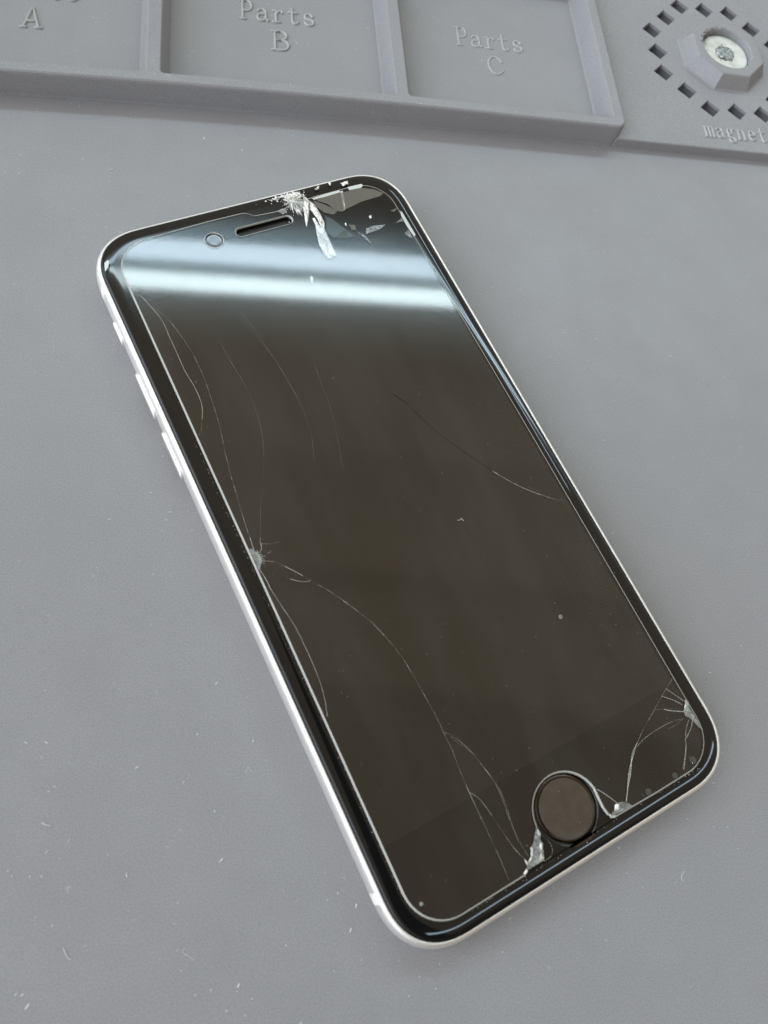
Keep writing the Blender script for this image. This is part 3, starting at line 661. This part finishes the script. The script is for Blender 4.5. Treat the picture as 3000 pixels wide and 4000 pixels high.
ev = loft(bm, [(oa, PZ), (ob, PZ-.06), (oc, 7.13)])
obj('ground_edge', bm, M_PEDGE, prot)
obj('ground_edge', earrim, M_PEDGE, prot)
bm = bmesh.new(); loft(bm, [(circle(*lc, 1.85, 32), PZ), (circle(*lc, 1.74, 32), PZ-.04), (circle(*lc, 1.68, 32), 7.13)])
obj('ground_edge', bm, M_PEDGE, prot)
# cracks: each fracture line a hair-thin ridge on the protector
for wd, k, pts in CRACKS:
    bm = bmesh.new(); wd *= .68; stroke(bm, catmull(pts), wd, PZ+.035, wd*.35, taper=False, seg=3)
    obj('crack', bm, M_CR[k], prot)
# broken pieces, splinters and chips at the impact points
for i, (k, lift, pts) in enumerate(SHARDS):
    bm = bmesh.new(); q = random.Random(100+i)
    n = len(pts); mx_ = sum(p[0] for p in pts)/n; my_ = sum(p[1] for p in pts)/n
    tx, ty = q.uniform(-.03, .03), q.uniform(-.03, .03)
    if k in 'wc':
        # crazed: a fan of small facets at changing heights
        m = 3; P = []
        for a, b in zip(pts, pts[1:]+pts[:1]):
            for j in range(m): t = j/m; P.append((a[0]+(b[0]-a[0])*t + q.uniform(-.07, .07), a[1]+(b[1]-a[1])*t + q.uniform(-.07, .07)))
        low = [bm.verts.new((x, y, PZ+.035)) for x, y in P]
        mid = [bm.verts.new((mx_+(x-mx_)*.62 + q.uniform(-.1, .1), my_+(y-my_)*.62 + q.uniform(-.1, .1), PZ + lift*q.uniform(.3, 1.))) for x, y in P]
        cen = bm.verts.new((mx_, my_, PZ+lift*.8))
        for j in range(len(P)):
            jj = (j+1) % len(P)
            bm.faces.new((low[j], low[jj], mid[jj])); bm.faces.new((low[j], mid[jj], mid[j])); bm.faces.new((mid[j], mid[jj], cen))
    else:
        th = .03 + lift*.2
        lo = [bm.verts.new((x, y, PZ+.035)) for x, y in pts]
        hi = [bm.verts.new((x, y, PZ+.045+th+max(-th*.8, (x-mx_)*tx+(y-my_)*ty))) for x, y in pts]
        for j in range(n): bm.faces.new((lo[j], lo[(j+1) % n], hi[(j+1) % n], hi[j]))
        bmesh.ops.triangle_fill(bm, use_beauty=True, edges=[bm.edges.get((hi[j], hi[(j+1) % n])) for j in range(n)])
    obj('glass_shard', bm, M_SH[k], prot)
# thin splinters radiating from the impact by the earpiece
q = random.Random(77)
for i in range(84):
    a = math.radians(q.choice((-150, -118, -95, -82, -70, -60, -48, -38, -28, -15, 10, 160)) + q.uniform(-9, 9))
    L = q.uniform(.8, 2.4) if (a > -.4 or a < -2.2) else q.uniform(1.4, 4.6); r0 = abs(q.gauss(0, .5))
    x0, y0 = 9.2 + r0*math.cos(a) + q.uniform(-.9, .9), 65.9 + r0*math.sin(a) + q.uniform(-.35, .35)
    if y0 + L*math.sin(a) > 67.6: L *= .3
    wd = q.uniform(.05, .20); d = Vector((math.cos(a), math.sin(a), 0)); n_ = Vector((-d.y, d.x, 0)); b0 = Vector((x0, y0, PZ+.03))
    bm = bmesh.new(); k0 = q.uniform(-.12, .12); h1, h2 = q.uniform(.02, .12), q.uniform(.1, .35)
    P_ = [b0 - n_*wd, b0 + d*L*.45 - n_*wd*.8 + n_*k0, b0 + d*L + n_*k0*2.4, b0 + d*L*.5 + n_*wd*.7 + n_*k0, b0 + n_*wd]
    vs = [bm.verts.new(p_ + Vector((0, 0, q.uniform(0, h1)))) for p_ in P_]; tp = bm.verts.new(b0 + d*L*.4 + Vector((0, 0, h2)) + n_*k0)
    for j in range(5): bm.faces.new((vs[j], vs[(j+1) % 5], tp))
    obj('glass_shard', bm, M_SH[q.choice('wwwcps')], prot)
# glass crumbs: crushed zone at the top edge and along the left edge (uncountable)
bm = bmesh.new(); q = random.Random(21)
def crumb(x, y, z, s, el=1., ang=0.):
    ca, sa = math.cos(ang), math.sin(ang)
    vs = []
    for t in (0, 1.25, 2.5, 3.8, 5.):
        a, b = s*el*math.cos(t)*q.uniform(.6, 1.3), s*math.sin(t)*q.uniform(.6, 1.3)
        vs.append(bm.verts.new((x+a*ca-b*sa, y+a*sa+b*ca, z+q.uniform(0, .03))))
    tp = bm.verts.new((x+q.uniform(-s, s)*.4, y+q.uniform(-s, s)*.4, z+s*q.uniform(.4, 1.)))
    for i in range(5): bm.faces.new((vs[i], vs[(i+1) % 5], tp))
for i in range(330):                              # crushed strip at the top edge of the phone
    x = q.gauss(8.2, 2.1); y = 67.8 - abs(q.gauss(0, .8)) + .1
    if x > 13: continue
    crumb(x, y, 6.95, q.uniform(.05, .26), q.uniform(.8, 1.8), q.uniform(0, 3))
for i in range(90):
    x = q.uniform(-8, 22); y = 68.2 - abs(q.gauss(0, .5)); crumb(x, y, 6.9, q.uniform(.02, .09))
for i in range(120):                              # powder in the fan of splinters below it
    a = math.radians(q.gauss(-72, 38)); r = abs(q.gauss(0, 1.8)); x, y = 8.6+r*math.cos(a), 66.0+r*math.sin(a)
    crumb(x, y, PZ+.03, q.uniform(.03, .12), q.uniform(1.2, 3.0), a)
def left_x(y): return -29.75
for i in range(120):
    y = q.uniform(-60, 20) if i % 3 else q.uniform(-12, 22); x = -29.75 - abs(q.gauss(0, .16)); crumb(x, y, 7.12, q.uniform(.012, .045))
for i in range(60): x = q.uniform(-22, 26); crumb(x, -66.1-abs(q.gauss(0, .25)), 7.12, q.uniform(.015, .05))
for i in range(16): crumb(30.05+abs(q.gauss(0, .15)), q.uniform(-50, 50), 7.12, q.uniform(.015, .05))
BX, BY = [(sum(p[0] for p in P_)/len(P_), sum(p[1] for p in P_)/len(P_)) for k_, l_, P_ in SHARDS if k_ == 'w' and P_[0][0] < -27 and -6 < P_[0][1] < 6][0]
for i in range(40):
    a = q.uniform(0, 6.28); r = 1.25*math.sqrt(q.random()); crumb(BX+.35+r*.4*math.cos(a), BY+r*math.sin(a), PZ+.03, q.uniform(.02, .06))
for i in range(260):                              # the packed white core of the impact
    x, y = q.gauss(9.2, .95), 66.9 + q.gauss(0, .6)
    if y < 68.3: crumb(x, y, PZ+.03 if y < 65.9 else 7.14 + q.uniform(0, .25), q.uniform(.05, .2), q.uniform(.8, 2.2), q.uniform(0, 3))
cr = obj('glass_crumbs', bm, see_through('crushed_core', (1, 1, 1), .9, .1, (.92, .91, .87), .35), prot); cr['kind'] = 'stuff'
# air spots under the protector
for x, y, r in SPOTS:
    bm = bmesh.new(); v0 = loft(bm, [(circle(x, y, r, 20), PZ+.035), (circle(x, y, r*.8, 20), PZ+.05)]); fill(bm, [v0[-1]])
    obj('air_bubble', bm, M_SH['g'] if r > .4 else M_SH['p'], prot)

# ================================================================== lint and dust
ct, st = math.cos(TH), math.sin(TH)
def to_world(u, v): return (u*ct - v*st, u*st + v*ct)
def fibre(key, label, z, wid):
    pts = FIBRES[key]
    if key != 'sq': pts = [to_world(*p) for p in pts]
    bm = bmesh.new(); wid *= .72; stroke(bm, catmull(pts, 4), wid, z+.01, wid*.8, seg=4)
    o = obj('lint_fibre', bm, M_LINT); o['label'] = label; o['category'] = 'lint'; o['group'] = 'stray white lint fibres'
fibre('a', 'longest white lint fibre, curved, on the bare mat at the lower left corner', 0, .16)
fibre('b', 'thin forked white lint fibre on the mat below the left edge of the phone', 0, .09)
fibre('c', 'small hooked white lint fibre on the mat beside the home button end of the phone', 0, .12)
fibre('d', 'thin arch-shaped lint fibre on the mat close to the long silver side of the phone', 0, .08)
fibre('e', 'short thick pale lint piece on the mat near the left edge of the photo', 0, .22)
fibre('sq', 'tiny squiggly white lint lying on the dark middle of the phone screen', PZ, .10)
bm = bmesh.new(); q = random.Random(31)
def flake(u, v, z, L, ang, wd=None):
    x, y = u, v; wd = wd or max(.05, L*.18); a = math.radians(ang)
    d = (math.cos(a), math.sin(a)); n_ = (-d[1], d[0]); vs = []
    for t, s_ in ((-.5, .2), (-.15, .9), (.25, 1.), (.5, .25), (.2, -.8), (-.2, -.6)):
        vs.append(bm.verts.new((x+d[0]*L*t*q.uniform(.8, 1.1)+n_[0]*wd*s_*q.uniform(.4, 1.), y+d[1]*L*t+n_[1]*wd*s_*q.uniform(.4, 1.), z+.02+q.uniform(0, .05))))
    tp = bm.verts.new((x, y, z+.05+wd*.8))
    for i in range(6): bm.faces.new((vs[i], vs[(i+1) % 6], tp))
TILT = 0
for u, v, L, a in DUST: flake(u, v, 0, L*.80, a - 8, .05+L*.06)
for i in range(900):
    u, v = q.uniform(-90, 130), q.uniform(-100, 94)
    flake(u, v, 0, abs(q.gauss(.05, .10))+.05, q.uniform(0, 180), q.uniform(.02, .05))
for i in range(260):
    u, v = q.uniform(-96, 62), q.uniform(101, 147)
    if u < -45 and q.random() < .5 or q.random() < .35: flake(u, warp(u, v), .96, abs(q.gauss(.05, .2))+.07, q.uniform(0, 180))
for i in range(60): flake(q.uniform(-90, 64), 0, 0, .1, 0) if False else None
for i in range(110):
    u, v = q.uniform(68, 125), q.uniform(97, 158)
    if min(math.hypot(u-MC[0]-hx, v-MC[1]-hy) for hx, hy in HOLES) > 3.4 and math.hypot(u-MC[0], v-MC[1]) > 13: flake(u, v, PT, abs(q.gauss(.05, .12))+.07, q.uniform(0, 180))
for i in range(90):
    u = q.uniform(-90, 64); v = 97.4 + q.uniform(-1, 1); flake(u, warp(u, v), RIM, abs(q.gauss(.05, .15))+.06, q.uniform(0, 180))
d_ = obj('dust', bm, M_DUST); d_.rotation_euler = (0, 0, TH); d_['kind'] = 'stuff'
d_['label'] = 'fine white dust and lint specks scattered over the grey mat and its tray'; d_['category'] = 'dust'
bm = bmesh.new()
for i in range(150):
    x, y = q.uniform(-28, 28), q.uniform(-64, 58)
    flake(x, y, PZ, abs(q.gauss(.04, .07))+.04, q.uniform(0, 180), q.uniform(.015, .035))
d2 = obj('screen_dust', bm, M_DUST); d2['kind'] = 'stuff'; d2['label'] = 'scattered tiny dust grains lying on the dark phone glass'; d2['category'] = 'dust'
